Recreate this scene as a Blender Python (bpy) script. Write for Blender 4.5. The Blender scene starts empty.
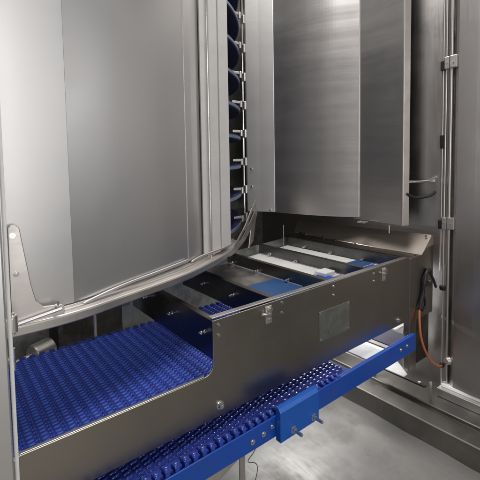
import bpy, bmesh, math, random
from mathutils import Vector, Matrix
random.seed(7)
SC = bpy.context.scene
COL = SC.collection
H = 1.4                                    # height of the eye above the floor

# ------------------------------------------------------------------ camera, world, lamps, exposure
cam = bpy.data.cameras.new('camera'); co = bpy.data.objects.new('camera', cam); COL.objects.link(co)
R = Matrix(((0.784, 0.052, -0.619), (-0.621, 0.040, -0.783), (-0.016, 0.998, 0.064)))
# columns: right, up, back (orthonormalised below)
r_, u_ = R.col[0].normalized(), R.col[1]
b_ = r_.cross(u_).normalized(); u_ = b_.cross(r_).normalized()
m = Matrix((r_, u_, b_)).transposed().to_4x4(); m.translation = (0, 0, H)
co.matrix_world = m
cam.sensor_width = 36; cam.lens = 29.325; cam.shift_y = -52/480; cam.clip_start = 0.02; cam.clip_end = 200
SC.camera = co

world = bpy.data.worlds.new('World'); SC.world = world; world.use_nodes = True
wb = world.node_tree.nodes['Background']; wb.inputs[0].default_value = (1.0, 0.99, 0.98, 1); wb.inputs[1].default_value = 0.115

def area(name, loc, target, sx, sy, power, color=(1, 1, 1)):
    l = bpy.data.lights.new(name, 'AREA'); l.shape = 'RECTANGLE'; l.size = sx; l.size_y = sy
    l.energy = power; l.color = color
    o = bpy.data.objects.new(name, l); COL.objects.link(o); o.location = loc
    o.rotation_euler = (Vector(target)-Vector(loc)).to_track_quat('-Z', 'Y').to_euler()
    return o
area('hall_lamp', (0.15, -2.1, 1.9), (0.2, 1.1, 1.5), 1.7, 2.6, 47, (1.0, 0.98, 0.97))
area('ceiling_lamp', (1.0, 1.0, 3.7), (1.4, 1.3, 0.8), 0.95, 1.2, 54, (1.0, 0.98, 0.96))
area('side_lamp', (3.4, -2.4, 2.2), (1.6, 0.9, 0.3), 1.2, 1.6, 14, (1.0, 0.98, 0.97))

area('slat_fill', (1.70, 1.72, -0.64+H), (1.72, 1.05, -0.98+H), 0.5, 0.12, 9)  # added fill hidden inside the trough, brightens the white slats below
vs = SC.view_settings; vs.view_transform = 'Standard'; vs.look = 'None'; vs.exposure = 0.0; vs.gamma = 1.0
SC.render.engine = 'CYCLES'; SC.cycles.max_bounces = 8; SC.cycles.glossy_bounces = 6

# ------------------------------------------------------------------ materials
def new_mat(name):
    mt = bpy.data.materials.new(name); mt.use_nodes = True
    nt = mt.node_tree; return mt, nt, nt.nodes['Principled BSDF']
def N(nt, t, **kw):
    n = nt.nodes.new(t)
    for k, v in kw.items(): setattr(n, k, v)
    return n
def steel(name, base=(0.56, 0.55, 0.53), rough=0.32, grain=(2, 2, 160), grain_amt=0.10, wave=(1.2, 1.2, 9), wave_amt=0.0,
          stain=0.12, stain_scale=3.5, tint=(0.42, 0.38, 0.33), bump=0.02, metal=1.0):
    mt, nt, p = new_mat(name); L = nt.links.new
    tc = N(nt, 'ShaderNodeTexCoord')
    mp = N(nt, 'ShaderNodeMapping'); mp.inputs['Scale'].default_value = grain; L(tc.outputs['Object'], mp.inputs[0])
    g = N(nt, 'ShaderNodeTexNoise'); g.inputs['Scale'].default_value = 3; g.inputs['Detail'].default_value = 5; L(mp.outputs[0], g.inputs[0])
    s = N(nt, 'ShaderNodeTexNoise'); s.inputs['Scale'].default_value = stain_scale; s.inputs['Detail'].default_value = 6
    s.inputs['Roughness'].default_value = 0.62; L(tc.outputs['Object'], s.inputs[0])
    sm = N(nt, 'ShaderNodeMapRange'); sm.inputs[1].default_value = 0.42; sm.inputs[2].default_value = 0.72
    L(s.outputs[0], sm.inputs[0])
    mx = N(nt, 'ShaderNodeMix', data_type='RGBA'); mx.inputs[6].default_value = (*base, 1); mx.inputs[7].default_value = (*tint, 1)
    fs = N(nt, 'ShaderNodeTexNoise'); fs.inputs['Scale'].default_value = 42; fs.inputs['Detail'].default_value = 7; fs.inputs['Roughness'].default_value = 0.75
    L(tc.outputs['Object'], fs.inputs[0])
    fm = N(nt, 'ShaderNodeMapRange'); fm.inputs[1].default_value = 0.56; fm.inputs[2].default_value = 0.74; fm.inputs[4].default_value = 0.5; L(fs.outputs[0], fm.inputs[0])
    ad = N(nt, 'ShaderNodeMath', operation='ADD'); L(sm.outputs[0], ad.inputs[0]); L(fm.outputs[0], ad.inputs[1])
    ml = N(nt, 'ShaderNodeMath', operation='MULTIPLY'); ml.inputs[1].default_value = stain*3; ml.use_clamp = True
    L(ad.outputs[0], ml.inputs[0]); L(ml.outputs[0], mx.inputs[0]); L(mx.outputs[2], p.inputs['Base Color'])
    r1 = N(nt, 'ShaderNodeMath', operation='MULTIPLY_ADD'); r1.inputs[1].default_value = grain_amt*2; r1.inputs[2].default_value = rough-grain_amt
    L(g.outputs[0], r1.inputs[0])
    r2 = N(nt, 'ShaderNodeMath', operation='MULTIPLY_ADD'); r2.inputs[1].default_value = stain; L(sm.outputs[0], r2.inputs[0]); L(r1.outputs[0], r2.inputs[2])
    L(r2.outputs[0], p.inputs['Roughness'])
    b = N(nt, 'ShaderNodeBump'); b.inputs['Strength'].default_value = bump; b.inputs['Distance'].default_value = 0.004
    L(g.outputs[0], b.inputs['Height']); last = b
    if wave_amt:
        mp2 = N(nt, 'ShaderNodeMapping'); mp2.inputs['Scale'].default_value = wave; L(tc.outputs['Object'], mp2.inputs[0])
        w = N(nt, 'ShaderNodeTexNoise'); w.inputs['Scale'].default_value = 1.6; w.inputs['Detail'].default_value = 1.5; L(mp2.outputs[0], w.inputs[0])
        b2 = N(nt, 'ShaderNodeBump'); b2.inputs['Strength'].default_value = wave_amt; b2.inputs['Distance'].default_value = 0.02
        L(w.outputs[0], b2.inputs['Height']); L(b.outputs[0], b2.inputs['Normal']); last = b2
    L(last.outputs[0], p.inputs['Normal'])
    p.inputs['Metallic'].default_value = metal
    return mt
def plastic(name, base, rough=0.35, var=0.25, scale=30, bump=0.05, spec=0.5):
    mt, nt, p = new_mat(name); L = nt.links.new
    tc = N(nt, 'ShaderNodeTexCoord')
    s = N(nt, 'ShaderNodeTexNoise'); s.inputs['Scale'].default_value = scale; s.inputs['Detail'].default_value = 4; L(tc.outputs['Object'], s.inputs[0])
    mx = N(nt, 'ShaderNodeMix', data_type='RGBA'); mx.inputs[6].default_value = (*[c*(1-var) for c in base], 1)
    mx.inputs[7].default_value = (*[min(1, c*(1+var)) for c in base], 1)
    L(s.outputs[0], mx.inputs[0])
    d = N(nt, 'ShaderNodeTexNoise'); d.inputs['Scale'].default_value = 7; d.inputs['Detail'].default_value = 9; d.inputs['Roughness'].default_value = 0.7; L(tc.outputs['Object'], d.inputs[0])
    dm = N(nt, 'ShaderNodeMapRange'); dm.inputs[1].default_value = 0.46; dm.inputs[2].default_value = 0.70; dm.inputs[4].default_value = 0.34; L(d.outputs[0], dm.inputs[0])
    mx2 = N(nt, 'ShaderNodeMix', data_type='RGBA'); mx2.inputs[7].default_value = (*[c*0.6+0.035 for c in base], 1)
    L(dm.outputs[0], mx2.inputs[0]); L(mx.outputs[2], mx2.inputs[6]); L(mx2.outputs[2], p.inputs['Base Color'])
    r1 = N(nt, 'ShaderNodeMath', operation='MULTIPLY_ADD'); r1.inputs[1].default_value = 0.16; r1.inputs[2].default_value = rough-0.08
    L(s.outputs[0], r1.inputs[0]); L(r1.outputs[0], p.inputs['Roughness'])
    b = N(nt, 'ShaderNodeBump'); b.inputs['Strength'].default_value = bump; b.inputs['Distance'].default_value = 0.002
    L(s.outputs[0], b.inputs['Height']); L(b.outputs[0], p.inputs['Normal'])
    p.inputs['Specular IOR Level'].default_value = spec
    return mt
M = dict(
    drum=steel('pale_rolled_steel', (0.68, 0.675, 0.67), 0.37, (2, 2, 90), 0.015, stain=0.07, stain_scale=2.2, tint=(0.60, 0.57, 0.55), bump=0.01),
    rail=steel('worn_rail_steel', (0.66, 0.63, 0.60), 0.38, (3, 3, 60), 0.08, stain=0.14, tint=(0.48, 0.43, 0.39), stain_scale=9),
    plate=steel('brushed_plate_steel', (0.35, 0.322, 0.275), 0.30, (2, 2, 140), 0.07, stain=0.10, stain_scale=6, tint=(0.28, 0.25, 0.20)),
    cross=steel("dark_cross_steel", (0.15, 0.147, 0.145), 0.26, (60, 2, 2), 0.05, stain=0.10, stain_scale=9, tint=(0.05, 0.048, 0.045)),
    panel=steel('cabinet_steel', (0.64, 0.615, 0.60), 0.38, (2, 2, 120), 0.05, bump=0.006, wave=(0.3, 0.3, 5.5), wave_amt=0.30, stain=0.05, tint=(0.48, 0.45, 0.43)),
    cpanel=steel('lit_corner_steel', (0.78, 0.76, 0.74), 0.46, (2, 2, 80), 0.05, bump=0.006, stain=0.05, tint=(0.66, 0.64, 0.62), metal=0.8),  # cabinet steel made paler, the light it would reflect is in the colour
    wall=steel('wall_steel', (0.52, 0.50, 0.49), 0.34, (50, 50, 2), 0.08, stain=0.12, stain_scale=4, tint=(0.42, 0.38, 0.36)),
    floor=steel('floor_pan_steel', (0.28, 0.272, 0.26), 0.50, (20, 3, 3), 0.10, wave=(2.2, 2.2, 2.2), wave_amt=0.22, stain=0.26, stain_scale=2.2, tint=(0.15, 0.138, 0.122), metal=0.6),
    step=steel('step_steel', (0.19, 0.182, 0.17), 0.50, (3, 60, 3), 0.08, stain=0.2, stain_scale=7, tint=(0.30, 0.28, 0.25)),
    bright=steel('polished_bolt_steel', (0.80, 0.79, 0.77), 0.18, (20, 20, 20), 0.04, stain=0.06),
    sheet=steel('trim_strip_steel', (0.70, 0.69, 0.68), 0.36, (2, 60, 2), 0.06, stain=0.10, tint=(0.55, 0.53, 0.52)),
    satin=steel('satin_zinc_sheet', (0.84, 0.83, 0.82), 0.45, (2, 60, 2), 0.06, stain=0.10, tint=(0.60, 0.58, 0.57), metal=0.15),
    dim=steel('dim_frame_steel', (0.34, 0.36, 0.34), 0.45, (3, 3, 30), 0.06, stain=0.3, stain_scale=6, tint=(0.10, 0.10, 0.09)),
    endp=steel('hazy_brown_steel', (0.50, 0.44, 0.39), 0.52, (2, 60, 2), 0.06, stain=0.15, stain_scale=5, tint=(0.36, 0.30, 0.26), metal=0.8),
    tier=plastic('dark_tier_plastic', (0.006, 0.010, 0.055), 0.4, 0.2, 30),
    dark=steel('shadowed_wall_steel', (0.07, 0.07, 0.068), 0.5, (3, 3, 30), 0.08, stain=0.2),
    belt=plastic('blue_belt_plastic', (0.030, 0.085, 0.50), 0.50, 0.22, 40),
    belt2=plastic('glossy_blue_belt', (0.014, 0.034, 0.25), 0.16, 0.2, 40),
    gloss=plastic('wet_blue_tooth', (0.020, 0.050, 0.34), 0.17, 0.15, 40, 0.02, 1.0),
    beltbase=plastic('blue_belt_underlay', (0.018, 0.036, 0.27), 0.5, 0.3, 40),
    railb=plastic('blue_rail_plastic', (0.005, 0.072, 0.42), 0.36, 0.12, 12, 0.02),
    block=plastic('bright_blue_block', (0.004, 0.105, 0.50), 0.34, 0.08, 14, 0.02),
    ice=plastic('pale_blue_edge', (0.13, 0.16, 0.27), 0.4, 0.2, 30),
    pale=plastic('pale_cream_trim', (0.60, 0.585, 0.565), 0.35, 0.05, 20, 0.02),
    white=plastic('white_plastic', (0.82, 0.82, 0.80), 0.4, 0.06, 20),
    ltblue=plastic('mid_blue_strip', (0.035, 0.10, 0.26), 0.35, 0.12, 14),
    black=plastic('black_rubber', (0.012, 0.012, 0.013), 0.42, 0.3, 40),
    orange=plastic('orange_sheath', (0.62, 0.17, 0.06), 0.4, 0.12, 30),
    concrete=plastic('concrete_floor', (0.38, 0.36, 0.33), 0.7, 0.2, 4),
    tag=steel('nameplate_foil', (0.36, 0.375, 0.335), 0.40, (2, 2, 30), 0.06, stain=0.2, stain_scale=24, tint=(0.30, 0.33, 0.30)),
    tagmark=plastic('nameplate_print', (0.10, 0.12, 0.11), 0.5, 0.4, 60),
)

# ------------------------------------------------------------------ mesh helpers
V = Vector
class MB:
    def __init__(s): s.v = []; s.f = []; s.sm = []
    def add(s, vs, fs, sm=False):
        k = len(s.v); s.v += [V(p) for p in vs]; s.f += [tuple(i+k for i in f) for f in fs]; s.sm += [sm]*len(fs); return s
    def box(s, x0, x1, y0, y1, z0, z1):
        return s.add([(x, y, z) for x in (x0, x1) for y in (y0, y1) for z in (z0, z1)],
                     [(0, 1, 3, 2), (4, 6, 7, 5), (0, 4, 5, 1), (2, 3, 7, 6), (0, 2, 6, 4), (1, 5, 7, 3)])
    def prism(s, poly, off):
        n = len(poly); a = [V(p) for p in poly]; b = [p+V(off) for p in a]
        return s.add(a+b, [tuple(range(n))[::-1], tuple(range(n, 2*n))]+[(i, (i+1) % n, n+(i+1) % n, n+i) for i in range(n)])
    def cyl(s, p0, p1, r0, r1=None, n=16):
        p0, p1 = V(p0), V(p1); r1 = r0 if r1 is None else r1
        d = (p1-p0).normalized(); a = d.orthogonal().normalized(); b = d.cross(a)
        k = [(math.cos(2*math.pi*i/n), math.sin(2*math.pi*i/n)) for i in range(n)]
        vs = [p0+(a*c+b*t)*r0 for c, t in k]+[p1+(a*c+b*t)*r1 for c, t in k]
        s.add(vs, [(i, (i+1) % n, n+(i+1) % n, n+i) for i in range(n)], True)
        s.add(vs[:n], [tuple(range(n))[::-1]]); s.add(vs[n:], [tuple(range(n))]); return s
    def tube(s, pts, r, n=10):
        pts = [V(p) for p in pts]; vs = []; a = None
        rr = r if isinstance(r, (list, tuple)) else [r]*len(pts)
        for i, p in enumerate(pts):
            d = (pts[min(i+1, len(pts)-1)]-pts[max(i-1, 0)]).normalized()
            a = (d.orthogonal() if a is None else a-d*a.dot(d)).normalized(); b = d.cross(a)
            vs += [p+(a*math.cos(2*math.pi*j/n)+b*math.sin(2*math.pi*j/n))*rr[i] for j in range(n)]
        fs = [(i*n+j, i*n+(j+1) % n, (i+1)*n+(j+1) % n, (i+1)*n+j) for i in range(len(pts)-1) for j in range(n)]
        s.add(vs, fs, True); k = (len(pts)-1)*n
        s.add(vs[:n], [tuple(range(n))[::-1]]); s.add(vs[k:], [tuple(range(n))]); return s
    def sweep(s, plan, prof, sm=True):
        """plan: list of (x,y); prof: closed list of (outward, z); outward is to the right of travel (-y side when travelling +x)."""
        n = len(prof); vs = []
        for i, (x, y) in enumerate(plan):
            a = plan[max(i-1, 0)]; b = plan[min(i+1, len(plan)-1)]
            d = V((b[0]-a[0], b[1]-a[1])).normalized(); o = V((d.y, -d.x))
            for q in prof:
                e = q(i/(len(plan)-1)) if callable(q) else q
                vs.append((x+o.x*e[0], y+o.y*e[0], e[1]))
        fs = [(i*n+j, (i+1)*n+j, (i+1)*n+(j+1) % n, i*n+(j+1) % n) for i in range(len(plan)-1) for j in range(n)]
        s.add(vs, fs, False); k = (len(plan)-1)*n
        s.add(vs[:n], [tuple(range(n))]); s.add(vs[k:], [tuple(range(n))[::-1]]); return s
    def build(s, name, mat, parent=None, bevel=0.0, seg=2, flat=None):
        mn = V([min(p[i] for p in s.v) for i in range(3)]); mx = V([max(p[i] for p in s.v) for i in range(3)])
        org = V(((mn.x+mx.x)/2, (mn.y+mx.y)/2, mn.z))
        me = bpy.data.meshes.new(name); me.from_pydata([p-org for p in s.v], [], s.f)
        bm = bmesh.new(); bm.from_mesh(me); bmesh.ops.remove_doubles(bm, verts=bm.verts, dist=1e-6)
        for f, k in zip(bm.faces, s.sm): f.smooth = k
        bmesh.ops.recalc_face_normals(bm, faces=bm.faces)
        for e in bm.edges:
            if len(e.link_faces) != 2 or e.calc_face_angle(0) > 1.3 or not all(q.smooth for q in e.link_faces): e.smooth = False
        bm.to_mesh(me); bm.free()
        me.materials.append(M[mat])
        o = bpy.data.objects.new(name, me); COL.objects.link(o)
        w = org+V((0, 0, H)); ORG[o.name] = w
        if parent: o.parent = parent; o.location = w-ORG[parent.name]
        else: o.location = w
        if bevel:
            b = o.modifiers.new('edge', 'BEVEL'); b.width = bevel; b.segments = seg; b.limit_method = 'ANGLE'; b.angle_limit = math.radians(40)
        return o
ORG = {}
def tag(o, label=None, cat=None, group=None, kind=None):
    if label: o['label'] = label
    if cat: o['category'] = cat
    if group: o['group'] = group
    if kind: o['kind'] = kind
    return o
def thing(name, loc, label, cat, group=None):
    o = bpy.data.objects.new(name, None); o.empty_display_size = 0.05; COL.objects.link(o)
    o.location = V(loc)+V((0, 0, H)); ORG[o.name] = o.location.copy(); return tag(o, label, cat, group)
def clone(o, delta, parent):
    c = o.copy(); COL.objects.link(c); c.parent = parent; c.location = o.location+V(delta)
    ORG[c.name] = ORG[o.name]+V(delta)
    for ch in list(o.children):
        k = ch.copy(); COL.objects.link(k); k.parent = c; k.location = ch.location
    return c
def spline(pts, n=10):
    pts = [V(p) for p in pts]; out = []
    for i in range(len(pts)-1):
        p0, p1, p2, p3 = pts[max(i-1, 0)], pts[i], pts[i+1], pts[min(i+2, len(pts)-1)]
        for k in range(n):
            t = k/n
            out.append(0.5*((2*p1)+(p2-p0)*t+(2*p0-5*p1+4*p2-p3)*t*t+(3*p1-p0-3*p2+p3)*t**3))
    out.append(pts[-1]); return out
def bolt_head(mb, p, d, r=0.006, h=0.006, washer=True):
    p, d = V(p), V(d).normalized()
    if washer: mb.cyl(p-d*0.001, p+d*0.0015, r*1.5, n=18)
    mb.cyl(p-d*0.001, p+d*h, r, r*0.86, n=14); mb.cyl(p+d*(h-0.0005), p+d*(h+0.001), r*0.45, n=6)
    return mb

# ================================================================== SETTING: floor, steps, walls
f = MB(); f.box(-3.5, 1.86, -4.2, 3.2, -1.46, -1.425); tag(f.build('ground', 'concrete'), kind='structure')
fp = MB(); n = 26                                        # thin pan with shallow dents
for i in range(n+1):
    for j in range(n+1):
        x = -0.6+i*(1.862+0.6)/n; y = -0.6+j*(2.2+0.6)/n
        z = -1.4+0.004*math.sin(5.1*x+2*y)*math.sin(4.3*y-x)+0.003*math.sin(9*x*y)
        fp.v.append(V((x, y, z)))
fp.f = [(i*(n+1)+j, (i+1)*(n+1)+j, (i+1)*(n+1)+j+1, i*(n+1)+j+1) for i in range(n) for j in range(n)]; fp.sm = [True]*len(fp.f)
tag(fp.build('floor', 'floor'), kind='structure')
st = MB(); st.prism([(1.86, 0, -1.44), (1.862, 0, -1.300), (1.867, 0, -1.295), (1.990, 0, -1.299), (1.992, 0, -1.283), (1.998, 0, -1.280), (2.18, 0, -1.283), (2.18, 0, -1.44)], (0, 3.2, 0))
tag(st.build('ledge', 'step', bevel=0.001), kind='structure')

w = thing('void_wall', (2.3, 2.9, -1.3), 'added rear wall, coloured near black for the shaded void below the cabinet', 'wall')
MB().box(-0.9, 2.6, 2.90, 2.94, -1.40, 1.5).build('wall_sheet', 'dark', w)  # added to keep stray light out; the void's shade is in its colour
MB().box(0.9, 2.6, 2.45, 2.89, -0.36, 1.5).build('ambient_sheet', 'dim', w)  # paler sheet added above, interior ambient light put into its colour

# side wall with a bowed vertical sheet between cabinet and door
w = thing('side_wall', (2.14, 1.2, -1.3), 'grey steel side wall with tall bright streak between cabinet and door', 'wall')
b = MB(); arc = []
for i in range(25):
    t = i/24; y = 0.955+t*0.40
    arc.append((2.150-0.035*math.sin(min(1, t*1.25)*math.pi)**1.0, y, -0.40))
b.add([(x, y, -0.36) for x, y, _ in arc]+[(x, y, 1.35) for x, y, _ in arc], [(i, i+1, 26+i, 25+i) for i in range(24)], True)
b.add([(x+0.012, y, -0.36) for x, y, _ in arc]+[(x+0.012, y, 1.35) for x, y, _ in arc], [(i, 25+i, 26+i, i+1) for i in range(24)], True)
b.build('bowed_sheet', 'wall', w)
MB().box(2.162, 2.19, 0.955, 2.44, -1.283, 1.35).build('flat_sheet', 'wall', w)

# ================================================================== DRUM GUARD
rim = [(-0.30, 1.145), (-0.05, 1.10), (0.131, 1.088), (0.287, 1.094), (0.426, 1.130), (0.60, 1.180), (0.758, 1.240), (0.949, 1.346), (1.10, 1.452), (1.212, 1.545)]
rimc = [(p.x, p.y) for p in spline([(x, y, 0) for x, y in rim], 8)]
dg = thing('drum_guard', (0.3, 1.15, -0.42), 'large pale faceted steel guard curving around the spiral, rim over the blue belt', 'machine guard')
T = 0.004
def sheet(mb, plan, z0, z1, t=T, sm=False):
    """vertical folded sheet along plan, thickness t inwards (+y)."""
    k = len(mb.sm); mb.sweep(plan, [(0, z0), (0, z1), (-t, z1), (-t, z0)])
    if sm:
        for i in range(k, len(mb.sm)-2): mb.sm[i] = (i-k) % 2 == 0
    return mb
sheet(MB(), [(-0.35, 1.165), (0.10, 1.112), (0.296, 1.128)], -0.380, 1.25).build('side_panel', 'drum', dg)
sheet(MB(), [(p.x, p.y) for p in spline([(0.2965, 1.1265, 0), (0.45, 1.172, 0), (0.62, 1.230, 0), (0.762, 1.291, 0)], 12)], -0.378, 1.25, T, True).build('centre_panel', 'drum', dg)
sheet(MB(), [(0.7625, 1.289), (0.80, 1.309), (0.842, 1.336), (0.866, 1.354)], -0.375, 1.25).build('edge_panel', 'drum', dg)
# stacked vertical edge strips at the right end
MB().prism([(0.867, 1.342, -0.378), (0.886, 1.340, -0.378), (0.893, 1.352, -0.378), (0.874, 1.364, -0.378)], (0, 0, 1.63)).build('edge_strip', 'pale', dg, 0.002)
MB().prism([(0.893, 1.352, -0.385), (0.921, 1.362, -0.385), (0.915, 1.385, -0.385), (0.888, 1.372, -0.385)], (0, 0, 1.63)).build('edge_strip', 'pale', dg, 0.002)
MB().prism([(0.922, 1.356, -0.385), (0.980, 1.380, -0.385), (0.974, 1.400, -0.385), (0.917, 1.378, -0.385)], (0, 0, 1.63)).build('edge_strip', 'pale', dg, 0.003)
MB().prism([(0.984, 1.374, -0.372), (1.060, 1.412, -0.372), (1.052, 1.450, -0.372), (0.976, 1.412, -0.372)], (0, 0, 1.63)).build('edge_post', 'pale', dg, 0.004)
MB().cyl((0.905, 1.345, -0.41), (0.902, 1.343, 1.25), 0.0035, n=10).build('seam_rod', 'bright', dg)
# rolled bottom rim
MB().sweep(rimc, [(0.0, -0.422), (0.003, -0.419), (0.004, -0.399), (0.001, -0.394), (-0.012, -0.390), (-0.026, -0.3895), (-0.028, -0.383), (-0.055, -0.380), (-0.060, -0.386), (-0.03, -0.396), (-0.003, -0.400), (-0.004, -0.422)]).build('rim_rail', 'rail', dg, 0.0015)
# raised beads along the panel foot
MB().tube([V((x, y, z)) for x, y, z in spline([(0.318, 1.120, -0.386), (0.45, 1.163, -0.372), (0.62, 1.221, -0.366), (0.755, 1.277, -0.364)], 8)], [0.002]+[0.0045]*23+[0.002], 10).build('foot_bead', 'drum', dg)
MB().tube([V(p) for p in spline([(0.770, 1.283, -0.376), (0.84, 1.318, -0.371), (0.93, 1.352, -0.370), (1.01, 1.388, -0.371)], 6)], [0.002]+[0.005]*17+[0.002], 10).build('foot_bead', 'rail', dg)
# corner bracket, lock bar, bolts
yb = 1.094
cb = MB().prism([(0.138, yb, -0.392), (0.140, yb, -0.150), (0.146, yb, -0.143), (0.158, yb, -0.143), (0.166, yb, -0.152), (0.186, yb, -0.30), (0.196, yb, -0.345), (0.212, yb, -0.362), (0.256, yb, -0.366), (0.262, yb, -0.372), (0.262, yb, -0.392)], (0, 0.007, 0)).build('corner_bracket', 'rail', dg, 0.002)
for x, z in ((0.150, -0.169), (0.154, -0.266)): bolt_head(MB(), (x, yb, z), (0, -1, 0), 0.0045, 0.004).build('bolt', 'bright', cb)
bolt_head(MB(), (0.244, yb, -0.368), (0, -1, 0), 0.004, 0.012).cyl((0.244, yb-0.01, -0.368), (0.244, yb-0.01, -0.352), 0.0018, n=8).build('bolt', 'bright', cb)
lb = MB().cyl((0.150, 1.084, -0.389), (0.252, 1.082, -0.374), 0.0045, n=14).build('lock_bar', 'drum', dg)
# guide arm at the right end: slotted strap rising to the cabinet corner
ga = MB(); P = [(1.050, 1.412, -0.424), (1.11, 1.455, -0.424), (1.18, 1.510, -0.418), (1.275, 1.575, -0.395), (1.395, 1.67, -0.362), (1.545, 1.79, -0.308)]
P = spline(P, 6); wd = [0.022+0.070*min(1, i/26)**1.5 for i in range(len(P))]
def strap(mb, i0, i1, lo, hi):
    seq = list(range(i0, i1+1)); vs = []
    for i in seq:
        p = P[i]; d = (P[min(i+1, len(P)-1)]-P[max(i-1, 0)]).normalized(); up = V((0, 0, 1)); up = (up-d*up.dot(d)).normalized(); nn = d.cross(up)
        for a, t in ((lo, 0), (hi, 0), (hi, 0.005), (lo, 0.005)): vs.append(p+up*(a*wd[i])-nn*t)
    fs = [(k*4+j, (k+1)*4+j, (k+1)*4+(j+1) % 4, k*4+(j+1) % 4) for k in range(len(seq)-1) for j in range(4)]
    fs += [(0, 1, 2, 3), tuple((len(seq)-1)*4+j for j in (3, 2, 1, 0))]; mb.add(vs, fs)
strap(ga, 0, 30, -0.1, 0.45); strap(ga, 0, 30, 0.75, 1.0)
for i0, i1 in ((0, 13), (19, 22), (29, 30)): strap(ga, i0, i1, 0.45, 0.75)
ga.build('guide_arm', 'rail', dg)
q = P[-4]
MB().prism([(1.36, 1.655, -0.47), (1.45, 1.725, -0.455), (1.53, 1.785, -0.30), (1.40, 1.68, -0.355)], (0.004, -0.003, 0)).build('arm_gusset', 'rail', dg, 0.001)

# ================================================================== LEFT DOOR POST
dp = thing('door_post', (0.03, 0.98, -1.4), 'pale painted door post at the far left with hinge knuckle', 'door post')
MB().prism([(0.112, 0.965, -1.40), (-0.12, 0.965, -1.40), (-0.12, 1.03, -1.40), (0.108, 1.02, -1.40)], (0.002, 0, 2.65)).build('post', 'drum', dp, 0.004)
MB().cyl((0.117, 0.968, -1.2), (0.121, 0.968, 1.2), 0.0042, n=12).build('edge_rod', 'white', dp)
hg = MB().cyl((0.132, 1.03, -0.385), (0.132, 1.03, -0.345), 0.011, n=16).box(0.112, 0.132, 1.015, 1.032, -0.380, -0.350).build('hinge', 'rail', dp, 0.001)
MB().cyl((0.132, 1.03, -0.390), (0.132, 1.03, -0.340), 0.005, n=12).build('hinge_pin', 'bright', hg)
bolt_head(MB(), (0.119, 0.985, -0.43), (0.4, -1, 0), 0.006, 0.008).cyl((0.124, 0.985, -0.455), (0.124, 0.985, -0.405), 0.005, n=12).build('latch_pin', 'bright', dp)

# ================================================================== INFEED TROUGH
tr = thing('infeed_trough', (1.27, 1.3, -0.82), 'long brown-grey steel trough with cross plates, cutaway left side and pins', 'conveyor trough')
poly = [(0.113, -0.668), (0.113, -0.815), (1.872, -0.815), (1.872, -0.4875), (0.672, -0.4950), (0.672, -0.632)]
for k in range(1, 7):
    a = k/6*math.pi/2; poly.append((0.672-0.036*(1-math.cos(a)), -0.632-0.036*math.sin(a)))
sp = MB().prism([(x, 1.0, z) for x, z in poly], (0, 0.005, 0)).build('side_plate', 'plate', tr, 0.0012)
MB().box(0.673, 1.86, 1.0055, 1.028, -0.4915, -0.4875).build('top_flange', 'sheet', tr, 0.001)
MB().box(0.128, 0.640, 1.0055, 1.016, -0.672, -0.668).build('top_flange', 'sheet', tr, 0.001)
MB().box(0.113, 0.126, 0.9965, 0.9995, -0.81, -0.672).build('end_strip', 'rail', tr, 0.001)
for x, z in ((0.695, -0.513), (0.694, -0.546), (0.977, -0.508), (0.976, -0.545), (1.271, -0.510), (1.271, -0.546), (1.56, -0.512), (1.56, -0.546)):
    MB().cyl((x, 1.001, z), (x, 0.9972, z), 0.0055, 0.0045, n=14).build('rivet', 'bright', tr)
bolt_head(MB(), (0.694, 1.0, -0.778), (0, -1, 0), 0.0095, 0.012).build('bolt', 'bright', tr)
bolt_head(MB(), (1.77, 1.0, -0.785), (0, -1, 0), 0.009, 0.010).build('bolt', 'bright', tr)
for x, z in ((0.889, -0.521), (1.618, -0.516)):
    lt = MB().box(x+0.004, x+0.034, 0.996, 1.0, z-0.045, z+0.018).build('latch', 'rail', tr, 0.002)
    MB().tube(spline([(x+0.02, 0.997, z-0.012), (x+0.015, 0.978, z-0.008), (x-0.012, 0.970, z+0.002), (x-0.032, 0.972, z+0.008)], 5), 0.0055, 10).build('latch_lever', 'bright', lt)
    MB().cyl((x+0.022, 1.0, z+0.008), (x+0.022, 0.985, z+0.008), 0.007, n=14).build('latch_stud', 'bright', lt)
    MB().cyl((x+0.022, 1.0, z-0.032), (x+0.022, 0.993, z-0.032), 0.005, n=12).build('rivet', 'bright', lt)
npl = MB().box(1.180, 1.375, 0.9975, 0.9998, -0.718, -0.5955).build('name_plate', 'tag', tr, 0.001); tag(npl, 'blank scuffed name plate')
MB().box(1.195, 1.225, 0.9966, 0.9974, -0.705, -0.690).box(1.235, 1.30, 0.9966, 0.9974, -0.696, -0.684).build('print_mark', 'tagmark', npl)
for x, z in ((1.188, -0.604), (1.367, -0.604), (1.188, -0.710), (1.367, -0.710)):
    MB().cyl((x, 0.998, z), (x, 0.9955, z), 0.004, n=10).build('rivet', 'bright', npl)
# cross plates with pins
def pinmesh(x, y, z):
    return MB().cyl((x, y, z), (x-0.022, y, z), 0.0042, n=10).cyl((x, y, z), (x-0.005, y, z), 0.008, n=6).cyl((x-0.012, y, z), (x-0.017, y, z), 0.0075, n=6).cyl((x-0.019, y-0.009, z+0.002), (x-0.019, y+0.009, z-0.001), 0.0035, n=8)
first = None
for i, (x, ye, z0) in enumerate(((0.675, 1.635, -0.625), (0.958, 1.685, -0.60), (1.278, 1.742, -0.5525), (1.560, 1.795, -0.5525), (1.860, 1.848, -0.5525))):
    cp = MB().box(x, x+0.005, 1.006, ye, z0, -0.4985).build('cross_plate', 'cross', tr, 0.001)
    MB().box(x+0.0052, x+0.026, 1.03, ye-0.002, -0.5025, -0.4990).build('folded_lip', 'plate', cp)
    for y in (1.050, 1.265, 1.482, 1.69):
        if y < ye-0.02: pinmesh(x, y, -0.545+random.uniform(-0.004, 0.004)).build('pin', 'bright', cp, 0.0016)
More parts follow.
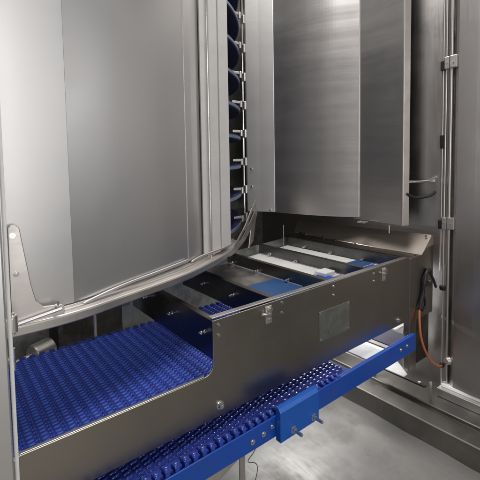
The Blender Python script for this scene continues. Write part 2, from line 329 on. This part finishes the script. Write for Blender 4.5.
# back plate (slanting outwards), slide sheet, blue wear strips, strips whitened for overhead light
MB().prism([(0.628, 1.642, -0.86), (2.03, 1.895, -0.86), (2.03, 1.90, -0.86), (0.628, 1.647, -0.86)], (0, 0, 0.352)).build('back_plate', 'dim', tr, 0.001)
MB().prism([(1.06, 1.19, -0.5605), (1.276, 1.19, -0.5605), (1.276, 1.738, -0.5605), (1.06, 1.70, -0.5605)], (0, 0, 0.003)).build('slide_sheet', 'rail', tr)
MB().prism([(1.285, 1.19, -0.5605), (1.99, 1.19, -0.5605), (1.99, 1.872, -0.5605), (1.285, 1.742, -0.5605)], (0, 0, 0.003)).build('slide_sheet', 'satin', tr)
for x0, x1, y0, y1, mt in ((1.07, 1.272, 1.03, 1.345, 'ltblue'), (1.33, 1.50, 1.03, 1.25, 'railb'), (1.60, 1.84, 1.03, 1.19, 'belt')):
    MB().box(x0, x1, y0, y1, -0.5565, -0.5540).build('wear_strip', mt, tr, 0.003)
MB().box(1.40, 1.545, 1.27, 1.56, -0.5565, -0.5535).build('lit_strip', 'white', tr, 0.004)  # white colour stands in for overhead light caught by the steel sheet
MB().box(1.46, 1.54, 1.20, 1.268, -0.5565, -0.535).build('white_stop', 'white', tr, 0.005)
MB().box(1.70, 1.85, 1.30, 1.72, -0.5565, -0.5535).build('lit_strip', 'white', tr, 0.004)
MB().box(1.70, 1.85, 1.20, 1.298, -0.5565, -0.5535).build('wear_strip', 'ltblue', tr, 0.004)
# end box
MB().box(1.8725, 1.945, 0.996, 1.030, -1.085, -0.492).build('corner_post', 'plate', tr, 0.004)
MB().prism([(1.9455, 1.0, -0.83), (2.125, 1.0, -0.83), (2.125, 1.0, -0.462), (2.045, 1.0, -0.470), (1.998, 1.0, -0.4955), (1.9455, 1.0, -0.4945)], (0, 0.0028, 0)).build('end_side', 'plate', tr, 0.001)
MB().box(1.9455, 2.125, 1.02, 1.026, -1.09, -0.835).build('lower_cover', 'dark', tr, 0.001)
MB().prism([(2.000, 1.003, -0.497), (2.000, 1.92, -0.497), (2.105, 1.985, -0.432), (2.105, 1.003, -0.408)], (0.004, 0, 0.004)).build('end_plate', 'endp', tr, 0.001)
MB().prism([(2.003, 1.0, -0.492), (2.050, 1.0, -0.467), (2.125, 1.0, -0.459), (2.125, 1.0, -0.409), (2.103, 1.0, -0.409)], (0, 0.0028, 0)).build('end_gusset', 'endp', tr)
MB().box(1.905, 2.0, 1.031, 1.92, -0.512, -0.500).build('end_flange', 'plate', tr, 0.001)
MB().box(1.994, 2.0, 1.006, 1.92, -0.60, -0.514).build('end_wall', 'dark', tr, 0.001)
for y, x, z in ((1.02, 2.09, -0.421), (1.405, 1.998, -0.508), (1.555, 1.998, -0.505), (1.65, 1.998, -0.503), (1.81, 1.998, -0.499)):
    MB().cyl((x+0.004, y, z), (x-0.010, y, z+0.012), 0.006, n=12).build('bolt', 'bright', tr)
MB().tube(spline([(1.985, 1.80, -0.495), (1.978, 1.84, -0.488), (1.985, 1.88, -0.49)], 4), 0.005).build('clip', 'bright', tr)

# ================================================================== UPPER BELT
def belt_links(mb, x0, x1, y0, y1, z, px, py, h=0.006, w=0.42, l=0.80, sh=0.0):
    i = 0; x = x0
    while x < x1:
        y = y0+(py*0.5 if i % 2 else 0)+0.004
        while y < y1-0.006:
            cx, cy, a, b = x+px/2+sh, y+py/2, px*l/2, py*w/2
            dy = random.uniform(-0.0012, 0.0012); hh = h*random.uniform(0.7, 1.15); yw = random.uniform(0.0, 0.22)
            ring = [(-a, -b*0.5), (-a*0.7, -b), (a*0.7, -b), (a, -b*0.5), (a, b*0.5), (a*0.7, b), (-a*0.7, b), (-a, b*0.5)]
            vs = [(cx+u, cy+v+dy+yw*u, z) for u, v in ring]+[(cx+u*0.86, cy+v*0.6+dy+yw*u, z+hh*(1-0.25*abs(u)/a)) for u, v in ring]
            mb.add(vs, [(k, (k+1) % 8, 8+(k+1) % 8, 8+k) for k in range(8)]+[tuple(range(8, 16))], True)
            y += py
        x += px; i += 1
ub = thing('conveyor_belt', (0.6, 1.3, -0.705), 'wide blue modular belt with raised links, lying in the upper trough', 'conveyor belt')
l = MB(); belt_links(l, -0.12, 1.50, 1.012, 1.585, -0.701, 0.0335, 0.0165, 0.0034, 0.60, 0.56)
belt_links(l, -0.12, 1.50, 1.022, 1.580, -0.701, 0.0335, 0.0165, 0.0024, 0.50, 0.34, 0.0158)
l.build('belt_link', 'belt', ub)
bb = MB(); bb.box(-0.14, 1.52, 1.008, 1.572, -0.712, -0.701)
x = -0.12
while x < 1.50:                                              # hinge rods between the rows, knuckled far edge
    bb.box(x-0.0015, x+0.0015, 1.012, 1.575, -0.7012, -0.6990)
    bb.box(x+0.004, x+0.020, 1.5722, 1.592, -0.710, -0.697); x += 0.0335
bb.build('belt_base', 'beltbase', ub)
# parts seen in the dark gap behind the belt, under the guard
rw = thing('drive_roller', (0.33, 1.72, -0.72), 'pale rounded roller end in the dark gap behind the belt', 'roller')
MB().cyl((0.285, 1.74, -0.768), (0.365, 1.775, -0.768), 0.042, n=28).build('roller', 'rail', rw, 0.006)
MB().cyl((0.22, 1.713, -0.768), (0.285, 1.74, -0.768), 0.012, n=16).build('shaft', 'rail', rw)
ps = tag(MB().cyl((0.503, 1.62, -0.78), (0.503, 1.62, -0.40), 0.0065, n=12).build('hanger_rod', 'rail'), 'thin upright steel rod behind the blue belt under the rim', 'rod')
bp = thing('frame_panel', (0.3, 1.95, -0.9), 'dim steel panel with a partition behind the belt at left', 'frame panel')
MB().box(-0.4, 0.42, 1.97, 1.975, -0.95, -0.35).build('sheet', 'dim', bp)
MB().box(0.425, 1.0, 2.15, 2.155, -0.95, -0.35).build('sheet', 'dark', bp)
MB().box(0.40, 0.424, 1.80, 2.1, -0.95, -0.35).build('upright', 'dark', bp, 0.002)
MB().tube(spline([(0.46, 1.95, -0.66), (0.55, 1.93, -0.61), (0.66, 1.95, -0.585), (0.74, 2.0, -0.60)], 6), 0.016).build('bent_pipe', 'dim', bp)

# ================================================================== LOWER CONVEYOR
lc = thing('lower_conveyor', (0.9, 1.1, -0.95), 'lower blue conveyor with toothed belt edge and blue side rail under the trough', 'conveyor')
l = MB(); belt_links(l, 0.10, 1.30, 0.958, 1.25, -0.8560, 0.030, 0.0175, 0.007, 0.55); l.build('belt_link', 'belt2', lc)
l = MB(); l.box(0.10, 1.31, 0.956, 1.26, -0.866, -0.8562); l.build('belt_base', 'beltbase', lc)
def dome(mb, c, r, n=12, k=4):
    vs = [(c[0]+r*math.cos(q*math.pi/2/k)*math.cos(2*math.pi*j/n), c[1]+r*math.cos(q*math.pi/2/k)*math.sin(2*math.pi*j/n), c[2]+r*math.sin(q*math.pi/2/k)) for q in range(k) for j in range(n)]+[(c[0], c[1], c[2]+r)]
    mb.add(vs, [(q*n+j, q*n+(j+1) % n, (q+1)*n+(j+1) % n, (q+1)*n+j) for q in range(k-1) for j in range(n)]+[((k-1)*n+j, (k-1)*n+(j+1) % n, k*n) for j in range(n)], True)
t = MB(); x = 0.13; i = 0
while x < 1.24:
    hgt = 0.840 if i % 2 else 0.843
    t.box(x, x+0.013, 0.928, 0.9555, -0.872, -hgt)
    dome(t, (x+0.0065, 0.941, -hgt-0.0005), 0.0080)
    t.box(x+0.015, x+0.026, 0.936, 0.9555, -0.868, -0.850)
    x += 0.030; i += 1
t.build('belt_teeth', 'gloss', lc)
rl = MB(); rl.prism([(0.10, 0.923, -0.924), (0.10, 0.923, -0.860), (1.795, 0.923, -0.836), (1.795, 0.923, -0.918), (1.2, 0.923, -0.921)], (0, 0.006, 0))
rl.prism([(1.20, 0.9292, -0.8485), (1.795, 0.9292, -0.840), (1.795, 0.942, -0.840), (1.20, 0.942, -0.8485)], (0, 0, 0.003))
rl = rl.build('side_rail', 'railb', lc, 0.002)
for x, z in ((0.765, -0.893), (0.812, -0.888), (0.852, -0.880), (1.66, -0.873), (1.715, -0.870)):
    bolt_head(MB(), (x, 0.923, z), (0, -1, 0), 0.0062, 0.005).build('bolt', 'bright', rl)
gb = MB().prism([(0.865, 0.898, -0.933), (0.865, 0.898, -0.829), (0.865, 0.908, -0.815), (0.865, 0.9225, -0.815), (0.865, 0.9225, -0.933)], (0.193, 0, 0.003)).build('guide_block', 'block', lc, 0.003)
for x in (0.925, 1.028):
    MB().cyl((x, 0.899, -0.909), (x, 0.896, -0.909), 0.013, n=18).cyl((x, 0.8965, -0.909), (x, 0.888, -0.909), 0.0095, n=6).cyl((x, 0.889, -0.909), (x, 0.858, -0.909), 0.0058, n=12).build('bolt', 'bright', gb)
# cross slats and sheets under the belt, far end
for x0, x1, y0, mt in ((1.475, 1.600, 0.98, 'white'), (1.635, 1.665, 0.98, 'rail'), (1.86, 1.98, 1.06, 'white')):
    MB().box(x0, x1, y0, 1.30, -0.886, -0.878).build('cross_slat', mt, lc, 0.002)
MB().box(1.675, 1.84, 0.98, 1.30, -0.890, -0.880).build('cross_slat', 'tier', lc, 0.002)
MB().prism([(1.835, 1.002, -1.102), (1.870, 1.002, -1.102), (2.03, 1.20, -1.102), (2.03, 1.35, -1.102), (1.825, 1.35, -1.102)], (0, 0, 0.006)).build('white_sheet', 'white', lc, 0.001)
lg = MB().prism([(0.732, 0.955, -1.40), (0.738, 0.955, -0.925), (0.757, 0.955, -0.925), (0.765, 0.955, -1.40)], (0, 0.006, 0))
lg.prism([(0.745, 0.962, -0.926), (0.745, 1.20, -0.926), (0.745, 1.20, -1.02)], (0.004, 0, 0))
lg.build('support_leg', 'rail', lc, 0.001)
MB().prism([(0.56, 0.99, -0.99), (0.64, 0.975, -0.958), (0.735, 0.965, -0.925), (0.735, 0.965, -0.965), (0.66, 0.975, -1.01), (0.60, 1.0, -1.09)], (0, 0.006, 0)).build('brace', 'rail', lc, 0.001)
wr = tag(MB().tube(spline([(0.80, 0.93, -0.905), (0.775, 0.93, -0.935), (0.762, 0.945, -0.97), (0.80, 0.95, -1.0), (0.82, 0.97, -1.06), (0.80, 1.0, -1.2)], 6), 0.0014, 8).build('thin_wire', 'dim'), 'thin bare wire looping down beside the support leg', 'wire')

# ================================================================== SPIRAL TIERS IN THE GAP
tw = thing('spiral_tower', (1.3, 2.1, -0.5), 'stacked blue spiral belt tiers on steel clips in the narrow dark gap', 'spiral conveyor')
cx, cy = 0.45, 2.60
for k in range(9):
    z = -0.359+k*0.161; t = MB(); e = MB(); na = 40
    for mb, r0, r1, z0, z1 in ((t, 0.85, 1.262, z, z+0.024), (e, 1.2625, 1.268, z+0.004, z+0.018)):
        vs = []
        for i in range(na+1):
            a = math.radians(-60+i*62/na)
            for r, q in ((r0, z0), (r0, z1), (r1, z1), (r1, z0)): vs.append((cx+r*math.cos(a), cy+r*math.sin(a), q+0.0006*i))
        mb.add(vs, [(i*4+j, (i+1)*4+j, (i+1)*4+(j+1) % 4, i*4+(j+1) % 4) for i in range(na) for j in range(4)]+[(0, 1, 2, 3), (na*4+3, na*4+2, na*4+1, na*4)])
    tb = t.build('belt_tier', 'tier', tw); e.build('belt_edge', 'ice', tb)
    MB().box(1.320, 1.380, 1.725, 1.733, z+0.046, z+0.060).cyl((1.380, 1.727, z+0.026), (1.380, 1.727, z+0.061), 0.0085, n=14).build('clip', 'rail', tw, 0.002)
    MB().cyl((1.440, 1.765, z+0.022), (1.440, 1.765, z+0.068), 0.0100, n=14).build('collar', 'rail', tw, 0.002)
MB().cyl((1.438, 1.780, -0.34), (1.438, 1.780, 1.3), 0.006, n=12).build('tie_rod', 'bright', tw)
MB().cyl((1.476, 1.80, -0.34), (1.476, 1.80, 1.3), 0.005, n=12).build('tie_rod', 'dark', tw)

# ================================================================== CABINET (upper right)
cb = thing('steel_cabinet', (1.9, 1.6, -0.33), 'tall grey steel cabinet with overlapping front panels above the trough', 'cabinet')
zt = 1.35
def vpanel(plan, z0, t=0.02):
    mb = MB()
    mb.sweep([(a, b) for a, b in plan], [(0, z0), (0, zt), (-t, zt), (-t, z0)]); return mb
# plans run from far (+y) to near; outward side must face the camera (-x)
vpanel([(1.692, 2.060), (1.740, 1.980), (1.789, 1.890)], -0.331).build('corner_panel', 'cpanel', cb, 0.003)
vpanel([(p.x, p.y) for p in spline([(1.7895, 1.889, 0), (1.813, 1.77, 0), (1.848, 1.64, 0), (1.902, 1.50, 0), (1.983, 1.372, 0)], 8)], -0.332).build('front_panel', 'panel', cb, 0.003)
vpanel([(1.992, 1.42), (1.955, 1.085)], -0.345).build('side_panel', 'panel', cb, 0.002)
MB().prism([(1.953, 1.083, -0.350), (2.000, 1.072, -0.350), (2.006, 1.090, -0.350), (1.958, 1.100, -0.350)], (0, 0, 1.70)).build('edge_strip', 'rail', cb, 0.004)
MB().prism([(2.008, 1.095, -0.335), (1.985, 1.10, -0.335), (2.015, 1.415, -0.335), (1.83, 1.90, -0.335), (1.735, 2.065, -0.335), (2.12, 2.065, -0.335), (2.12, 1.36, -0.335), (2.03, 1.36, -0.335)], (0, 0, 1.68)).build('cabinet_body', 'dark', cb)
for x, y, z in ((1.710, 2.03, -0.305), (1.710, 2.03, -0.16), (1.710, 2.03, -0.04), (1.775, 1.916, -0.318)):
    MB().cyl((x, y, z), (x-0.009, y-0.002, z), 0.006, n=12).build('rivet', 'bright', cb)
for x, y in ((1.972, 1.345),): MB().box(1.93, 1.965, 1.30, 1.35, -0.356, -0.347).build('foot_tab', 'rail', cb, 0.002)
wi = tag(MB().cyl((1.945, 1.155, -0.352), (1.945, 1.155, -0.395), 0.0022, n=8).build('short_wire', 'white'), 'short bare wire end hanging below the cabinet', 'wire')
tag(MB().cyl((1.58, 1.60, -0.600), (1.58, 1.60, -0.36), 0.0018, n=8).build('hanging_wire', 'rail'), 'very thin wire standing up from the white trough strips', 'wire')
sb = thing('stay_bar', (2.05, 1.05, -0.12), 'thin bright steel stay bar between cabinet edge and wall', 'stay bar')
MB().prism([(2.004, 1.082, -0.120), (2.07, 1.045, -0.120), (2.125, 1.01, -0.112), (2.127, 1.015, -0.106), (2.07, 1.05, -0.109), (2.005, 1.087, -0.109)], (0.002, 0.010, 0)).build('bar', 'bright', sb, 0.001)
MB().box(2.095, 2.135, 1.0, 1.012, -0.118, -0.100).build('bar_tab', 'rail', sb, 0.001)
MB().cyl((2.105, 1.0, -0.097), (2.105, 0.985, -0.097), 0.006, n=10).build('bolt', 'bright', sb)
tag(MB().tube(spline([(1.98, 1.075, -0.178), (2.03, 1.058, -0.200), (2.07, 1.038, -0.200), (2.105, 1.012, -0.190), (2.13, 0.998, -0.172)], 6), 0.0075, 10).build('black_hose', 'black'), 'short black hose bridging the cabinet edge and the wall', 'hose')

# ================================================================== RIGHT DOOR
dr = thing('access_door', (2.15, 0.6, -1.25), 'grey steel access door at the right edge with tall hinge rod', 'door')
b = MB(); b.sweep([(2.165, 0.20), (2.150, 0.50), (2.146, 0.80), (2.150, 0.885), (2.168, 0.905)], [(0, -1.215), (0, 1.35), (-0.02, 1.35), (-0.02, -1.215)])
b2 = MB(); pl = [(2.168, 0.905), (2.1500, 0.885), (2.146, 0.80), (2.150, 0.50), (2.165, 0.20)]
b2.sweep(pl, [(0, -1.215), (0, 1.35), (0.02, 1.35), (0.02, -1.215)]); b2.build('door_panel', 'wall', dr)
MB().box(2.150, 2.166, 0.906, 0.926, -1.215, 1.35).build('door_edge', 'dark', dr, 0.003)
MB().cyl((2.142, 0.930, -1.20), (2.142, 0.930, 1.35), 0.0105, n=18).build('hinge_tube', 'wall', dr)
MB().cyl((2.140, 0.953, -1.345), (2.140, 0.953, 0.495), 0.0055, n=14).cyl((2.140, 0.953, 0.53), (2.140, 0.953, 1.35), 0.0045, n=14).build('hinge_rod', 'rail', dr)
MB().cyl((2.140, 0.968, -0.60), (2.140, 0.968, 1.35), 0.0045, n=12).build('hinge_rod', 'rail', dr)
for z in (0.50, -0.337):
    h = MB().box(2.118, 2.140, 0.932, 0.957, z-0.032, z+0.032).box(2.120, 2.150, 0.895, 0.930, z-0.030, z+0.034).build('hinge', 'rail', dr, 0.004)
    for y in (0.943, 0.912): MB().cyl((2.121, y, z), (2.114, y, z), 0.005, n=10).build('bolt', 'bright', h)
    MB().box(2.125, 2.150, 0.9572, 0.978, z-0.034, z+0.014).build('hinge_pad', 'black', h, 0.002)
MB().box(2.122, 2.142, 0.957, 0.974, 0.06, 0.13).build('hinge_pad', 'black', dr, 0.003)
MB().cyl((2.140, 0.953, -0.702), (2.140, 0.953, -0.680), 0.016, 0.019, n=16).build('rod_stop', 'black', dr, 0.002)
for y, z in ((0.882, 0.386), (0.775, -0.600)):
    MB().cyl((2.150, y, z), (2.136, y, z), 0.014, 0.012, n=18).cyl((2.138, y, z), (2.132, y, z), 0.007, n=12).build('door_stud', 'plate', dr)
MB().cyl((2.150, 0.918, -1.085), (2.128, 0.928, -1.085), 0.024, 0.018, n=18).build('bumper', 'rail', dr, 0.004)
sl = thing('door_sill', (2.12, 0.6, -1.28), 'pale steel door sill box with a white top strip', 'door sill')
MB().box(2.098, 2.145, 0.20, 0.958, -1.279, -1.235).build('sill_box', 'sheet', sl, 0.003)
MB().box(2.128, 2.168, 0.20, 0.948, -1.234, -1.217).build('top_strip', 'white', sl, 0.002)
fb = thing('flat_bar', (2.05, 1.15, -1.24), 'short black flat bar with two bolts low behind the rail end', 'bar')
MB().prism([(2.02, 1.36, -1.222), (2.045, 1.36, -1.222), (2.045, 0.985, -1.222), (2.02, 0.985, -1.222)], (0, 0, 0.008)).build('bar', 'black', fb, 0.002)
for y in (1.02, 1.27): MB().cyl((2.032, y, -1.216), (2.032, y, -1.206), 0.009, n=6).build('bolt', 'bright', fb)
MB().box(2.02, 2.04, 0.955, 0.962, -1.275, -1.18).build('bar_foot', 'rail', fb, 0.001)
MB().box(2.02, 2.045, 1.29, 1.31, -1.279, -1.223).build('bar_leg', 'black', fb, 0.001)

# ================================================================== CABLE AND CLAMP
cl = thing('sensor_cable', (2.0, 0.98, -0.85), 'orange cable with black plug head hanging from the trough end', 'cable')
MB().tube(spline([(1.952, 0.985, -0.775), (1.935, 0.975, -0.83), (1.932, 0.966, -0.90), (1.955, 0.957, -0.975), (2.005, 0.950, -1.045), (2.07, 0.946, -1.095), (2.125, 0.946, -1.118)], 8), 0.0058, 12).build('orange_lead', 'orange', cl)
MB().tube(spline([(1.952, 0.985, -0.780), (1.968, 0.988, -0.750), (1.990, 0.990, -0.715), (1.998, 0.990, -0.690)], 5), [0.0070]*6+[0.0090]*10, 12).build('strain_sleeve', 'black', cl)
pg = MB().tube(spline([(1.998, 0.990, -0.700), (2.003, 0.990, -0.66), (2.015, 0.990, -0.62), (2.035, 0.988, -0.590), (2.055, 0.986, -0.585), (2.068, 0.985, -0.60)], 5), [0.009]*6+[0.0115]*8+[0.0105]*8+[0.009]*4, 14).build('plug', 'black', cl)
MB().tube([(2.050, 0.985, -0.585), (2.085, 0.978, -0.640), (2.108, 0.975, -0.685)], 0.0068, 10).build('lever', 'black', cl)
MB().cyl((2.028, 0.978, -0.635), (2.028, 0.966, -0.635), 0.0065, n=12).build('screw', 'bright', pg)
MB().tube(spline([(1.992, 0.984, -0.71), (2.005, 0.984, -0.735), (2.010, 0.986, -0.77), (1.985, 0.988, -0.79)], 5), 0.006, 8).build('plug_tail', 'black', cl)
MB().cyl((2.133, 0.950, -1.128), (2.133, 0.950, -1.108), 0.012, n=14).build('cable_tie', 'black', cl, 0.002)
